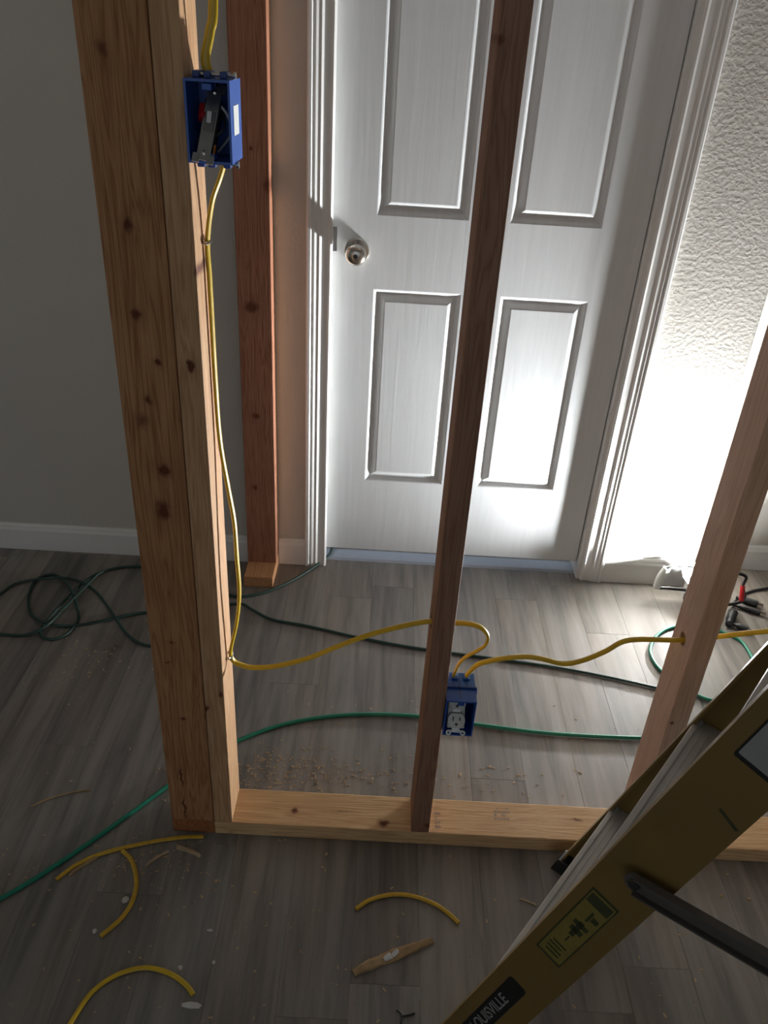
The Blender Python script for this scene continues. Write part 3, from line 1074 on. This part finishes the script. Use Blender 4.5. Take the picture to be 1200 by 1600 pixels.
    def patch(name, z0, z1, b0, b1, mat, parent, lift=.0006, r=0.0, pts=None):
        # rounded sticker between two rail heights and two fractions of the depth
        pr = [face(z0, b0, lift), face(z1, b0, lift), face(z1, b1, lift), face(z0, b1, lift)]
        m = MB()
        # square the ends to the rail direction
        A, B = pr[0], pr[1]
        L = (B - A).length
        Wd = (b1 - b0) * dep
        A = face(z0, b0, 0)
        rings = []
        for k_ in (0.0001, lift):
            ring_ = []
            for (cu, cv, a0) in ((r, r, math.pi), (L - r, r, 1.5 * math.pi), (L - r, Wd - r, 0), (r, Wd - r, .5 * math.pi)):
                for i in range(5 if r > 0 else 1):
                    a = a0 + (math.pi / 2) * i / 4
                    ring_.append(A + zr_ * (cu + r * math.cos(a)) + bk * (cv + r * math.sin(a)) + out * k_)
            rings.append(ring_)
        m.loft(rings)
        return m.build(name, mat, parent), A, L, Wd
    bl, A, L, Wd = patch('brand_label', 0.135, 0.335, .24, .62, 'label_black', near, .0006, .006)
    ctr = A + zr_ * (L / 2) + bk * (Wd / 2) + out * .0008
    xd, yd = zr_, -bk
    text_mesh('LOUISVILLE', 'brand_lettering', 'label_grey', near, ctr, xd, yd, .0165, .0003, .012)
    wl, A, L, Wd = patch('warning_sticker', 0.425, 0.582, .18, .68, 'label_green', near, .0005, .001)
    yl, A2, L2, W2 = patch('warning_sticker', 0.429, 0.578, .205, .655, 'label_yellow', near, .0009, .0005)
    # marks on the sticker: figure and bars
    m = MB()

    def mark(u0, u1, v0, v1):
        m.obox(A2 + zr_ * (L2 * (u0 + u1) / 2) + bk * (W2 * (v0 + v1) / 2) + out * .0011, zr_, bk, out, L2 * (u1 - u0) / 2, W2 * (v1 - v0) / 2, .0001)
    mark(.86, .98, .05, .95)
    for (u0, u1, v0, v1) in ((.40, .62, .42, .62), (.46, .52, .30, .80), (.55, .60, .25, .85), (.66, .80, .50, .60), (.30, .38, .50, .56), (.05, .07, .2, .8), (.10, .12, .15, .8), (.15, .17, .15, .7), (.20, .22, .2, .8), (.70, .76, .64, .90)):
        mark(u0, u1, v0, v1)
    m.build('sticker_print', 'label_green', near)
    gl, A, L, Wd = patch('grey_sticker', 0.862, 1.06, .24, .86, 'label_black', near, .0005, .003)
    g2, A3, L3, W3 = patch('grey_sticker', 0.867, 1.055, .27, .83, 'label_grey', near, .0009, .002)
    m = MB()
    for (u, v, a, lu, lv) in ((.22, .62, .5, .10, .05), (.26, .50, .9, .08, .035), (.30, .66, .2, .06, .06), (.34, .45, .4, .05, .04)):
        d1 = zr_ * math.cos(a) + bk * math.sin(a)
        d2 = bk * math.cos(a) - zr_ * math.sin(a)
        m.obox(A3 + zr_ * (L3 * u) + bk * (W3 * v) + out * .0011, d1, d2, out, L3 * lu, W3 * lv, .0001)
    m.build('sticker_print', 'label_black', near)
    # scuff across the rail
    p = face(0.79, .60, .0004)
    q_ = face(0.775, .93, .0004)
    d = (q_ - p).normalized()
    MB().obox((p + q_) / 2, d, d.cross(out), out, (q_ - p).length / 2, .0018, .0002).build('scuff_mark', 'label_green', near)


ladder()

# ================================================================== SCRAPS ON THE FLOOR
GS = 'yellow cable offcuts on the floor'
def scrap(pts, label, mat='yellow_dull', r=.0046, r2=.0028):
    P = floor_run([(a, b, r2 + .0006) if len(q_) == 2 else q_ for q_ in pts for a, b in (q_[:2],)], r2)
    return cable('cable_scrap', P, mat, r, r2, label, 'cable scrap', GS, (0, 1, 0))


scrap([(88, 1374), (118, 1352), (158, 1334), (205, 1322), (250, 1313), (290, 1308), (318, 1307)], 'long straight yellow cable offcut lying up to the corner post')
scrap([(191, 1329, .006), (206, 1345), (213, 1375), (208, 1405), (190, 1434), (157, 1463)], 'hook-shaped yellow cable offcut hanging below the long straight one')
scrap([(96, 1625), (118, 1586), (146, 1548), (185, 1522), (228, 1512), (265, 1521), (290, 1538), (302, 1554)], 'arched yellow cable offcut in the bottom left corner', 'yellow')
scrap([(556, 1420), (578, 1406), (610, 1398), (645, 1400), (680, 1413), (702, 1428), (717, 1442)], 'arched yellow cable offcut on the floor before the middle stud')
# torn kraft strip
def strip(name, pts, w, mat, label, cat, tw=0.002, group=None):
    P = catmull([fl(a, b, 0.0022) for a, b in pts], 5)
    m = MB()
    rings = []
    for i, p in enumerate(P):
        t_ = (P[min(i + 1, len(P) - 1)] - P[max(i - 1, 0)]).normalized()
        s_ = t_.cross(Vector((0, 0, 1))).normalized()
        u = i / (len(P) - 1)
        ww = w * (0.35 + 0.65 * math.sin(math.pi * min(.98, .12 + u * .8))) * random.uniform(.85, 1.15)
        z = Vector((0, 0, tw * (1 + math.sin(u * 9))))
        lo = Vector((0, 0, -.0016))
        rings.append([p - s_ * ww + lo, p + s_ * ww + lo, p + s_ * ww * .9 + z * .6, p - s_ * ww * .2 + z])
    m.loft(rings)
    return tag(m.build(name, mat), label, cat, group)


ks = thing('torn_paper_strip', fl(612, 1495), 'torn brown paper strip with a pale patch before the ladder', 'paper strip')
o = strip('strip', [(552, 1520), (575, 1508), (605, 1496), (640, 1482), (676, 1469)], .0115, 'chip_brown', '', '', .004)
for k_ in ('label', 'category'):
    del o[k_]
put_under(o, ks)
o = strip('pale_patch', [(600, 1499), (612, 1492), (622, 1487)], .0075, 'paper', '', '', .0052)
for k_ in ('label', 'category'):
    del o[k_]
put_under(o, ks)
strip('wood_shaving', [(228, 1352), (246, 1338), (264, 1330)], .004, 'chip', 'dull wood shaving under the hook of the long yellow offcut', 'wood shaving', .002, 'wood shavings')
strip('wood_shaving', [(276, 1324), (296, 1328), (314, 1338)], .006, 'chip', 'pale curled wood shaving at the foot of the corner post', 'wood shaving', .003, 'wood shavings')
strip('wood_shaving', [(108, 1368), (128, 1352), (152, 1340)], .004, 'chip_brown', 'brown shaving lying along the long yellow offcut', 'wood shaving', .003, 'wood shavings')
strip('wood_splinter', [(48, 1260), (78, 1247), (110, 1238), (142, 1234)], .0022, 'chip_brown', 'thin brown splinter left of the corner post', 'splinter', .001)
strip('wood_splinter', [(812, 1404), (826, 1408), (838, 1414)], .0018, 'chip', 'thin pale splinter beside the ladder rail', 'splinter', .001)
# black bit of wire bent in a T at the bottom edge
bt = thing('wire_scrap', fl(630, 1586), 'black bent scrap of wire at the bottom edge left of the ladder', 'wire scrap')
MB().tube(floor_run([(620, 1578), (628, 1586), (626, 1600)], .0018), .0018, None, 8).build('stem', 'black', bt, True)
MB().tube(floor_run([(626, 1588), (638, 1586), (648, 1583)], .0018), .0018, None, 8).build('arm', 'black', bt, True)


def crumb(px, py, sx, sy, mat, name, label, cat, group):
    c = fl(px, py, 0)
    m = MB()
    n = 7
    rings = []
    for h, k_ in ((0.0002, 1.0), (0.0022, .9), (0.0036, .5)):
        rings.append([c + Vector((math.cos(2 * math.pi * i / n) * sx * k_ * random.uniform(.75, 1.1), math.sin(2 * math.pi * i / n) * sy * k_ * random.uniform(.75, 1.1), h)) for i in range(n)])
    m.loft(rings)
    return tag(m.build(name, mat), label, cat, group)


GC = 'pale crumbs on the floor'
crumb(300, 1571, .020, .006, 'plaster', 'plaster_chip', 'largest white plaster chip beside the arched offcut, bottom left', 'plaster chip', GC)
crumb(148, 1455, .005, .005, 'plaster', 'plaster_chip', 'white crumb at the tip of the hook-shaped offcut', 'plaster chip', GC)
crumb(196, 1406, .008, .008, 'plaster', 'plaster_chip', 'white crumb inside the curve of the hook-shaped offcut', 'plaster chip', GC)
crumb(282, 1512, .005, .005, 'plaster', 'plaster_chip', 'small white crumb above the end of the bottom left arched offcut', 'plaster chip', GC)
crumb(328, 1454, .008, .003, 'plaster', 'plaster_chip', 'flat white crumb on the open floor below the plate', 'plaster chip', GC)
crumb(334, 1504, .004, .004, 'plaster', 'plaster_chip', 'tiny white crumb between the bottom arched offcut and the paper strip', 'plaster chip', GC)
for (px, py, lab) in ((338, 1377, 'wood crumb on the floor right of the corner post foot'), (510, 1335, 'wood crumb just before the bottom plate'), (1127, 1400, 'pale crumb on the floor under the ladder spreader'), (1170, 1405, 'white sliver on the floor right of the ladder')):
    crumb(px, py, .005, .004, 'chip', 'wood_crumb', lab, 'wood crumb', 'wood crumbs')

# sawdust nobody could count
m = MB()
for i in range(900):
    u = random.random()
    if u < .30:
        px, py = random.gauss(420, 60), random.gauss(1205, 22)
    elif u < .5:
        px, py = random.gauss(560, 140), random.gauss(1215, 18)
    elif u < .62:
        px, py = random.gauss(260, 60), random.gauss(1345, 25)
    elif u < .70:
        px, py = random.gauss(150, 60), random.gauss(1030, 22)
    else:
        px, py = random.uniform(0, 1200), random.uniform(1080, 1600)
    c = fl(px, py, 0)
    if YP - 0.004 < c.y < YP + 0.095 and c.x > XL - .01:
        continue
    if min((c - q_).length for q_ in GREEN) < .012:
        continue
    s_ = random.uniform(.0006, .0022)
    a = random.random() * 3.14
    d1 = Vector((math.cos(a), math.sin(a), 0))
    d2 = Vector((-math.sin(a), math.cos(a), 0))
    m.obox(c + Vector((0, 0, .0006)), d1, d2, (0, 0, 1), s_ * random.uniform(1, 2.2), s_ * .7, .0005)
tag(m.build('sawdust', 'chip'), 'fine sawdust and chips sprinkled over the floor around the studs', 'sawdust', None, 'stuff')
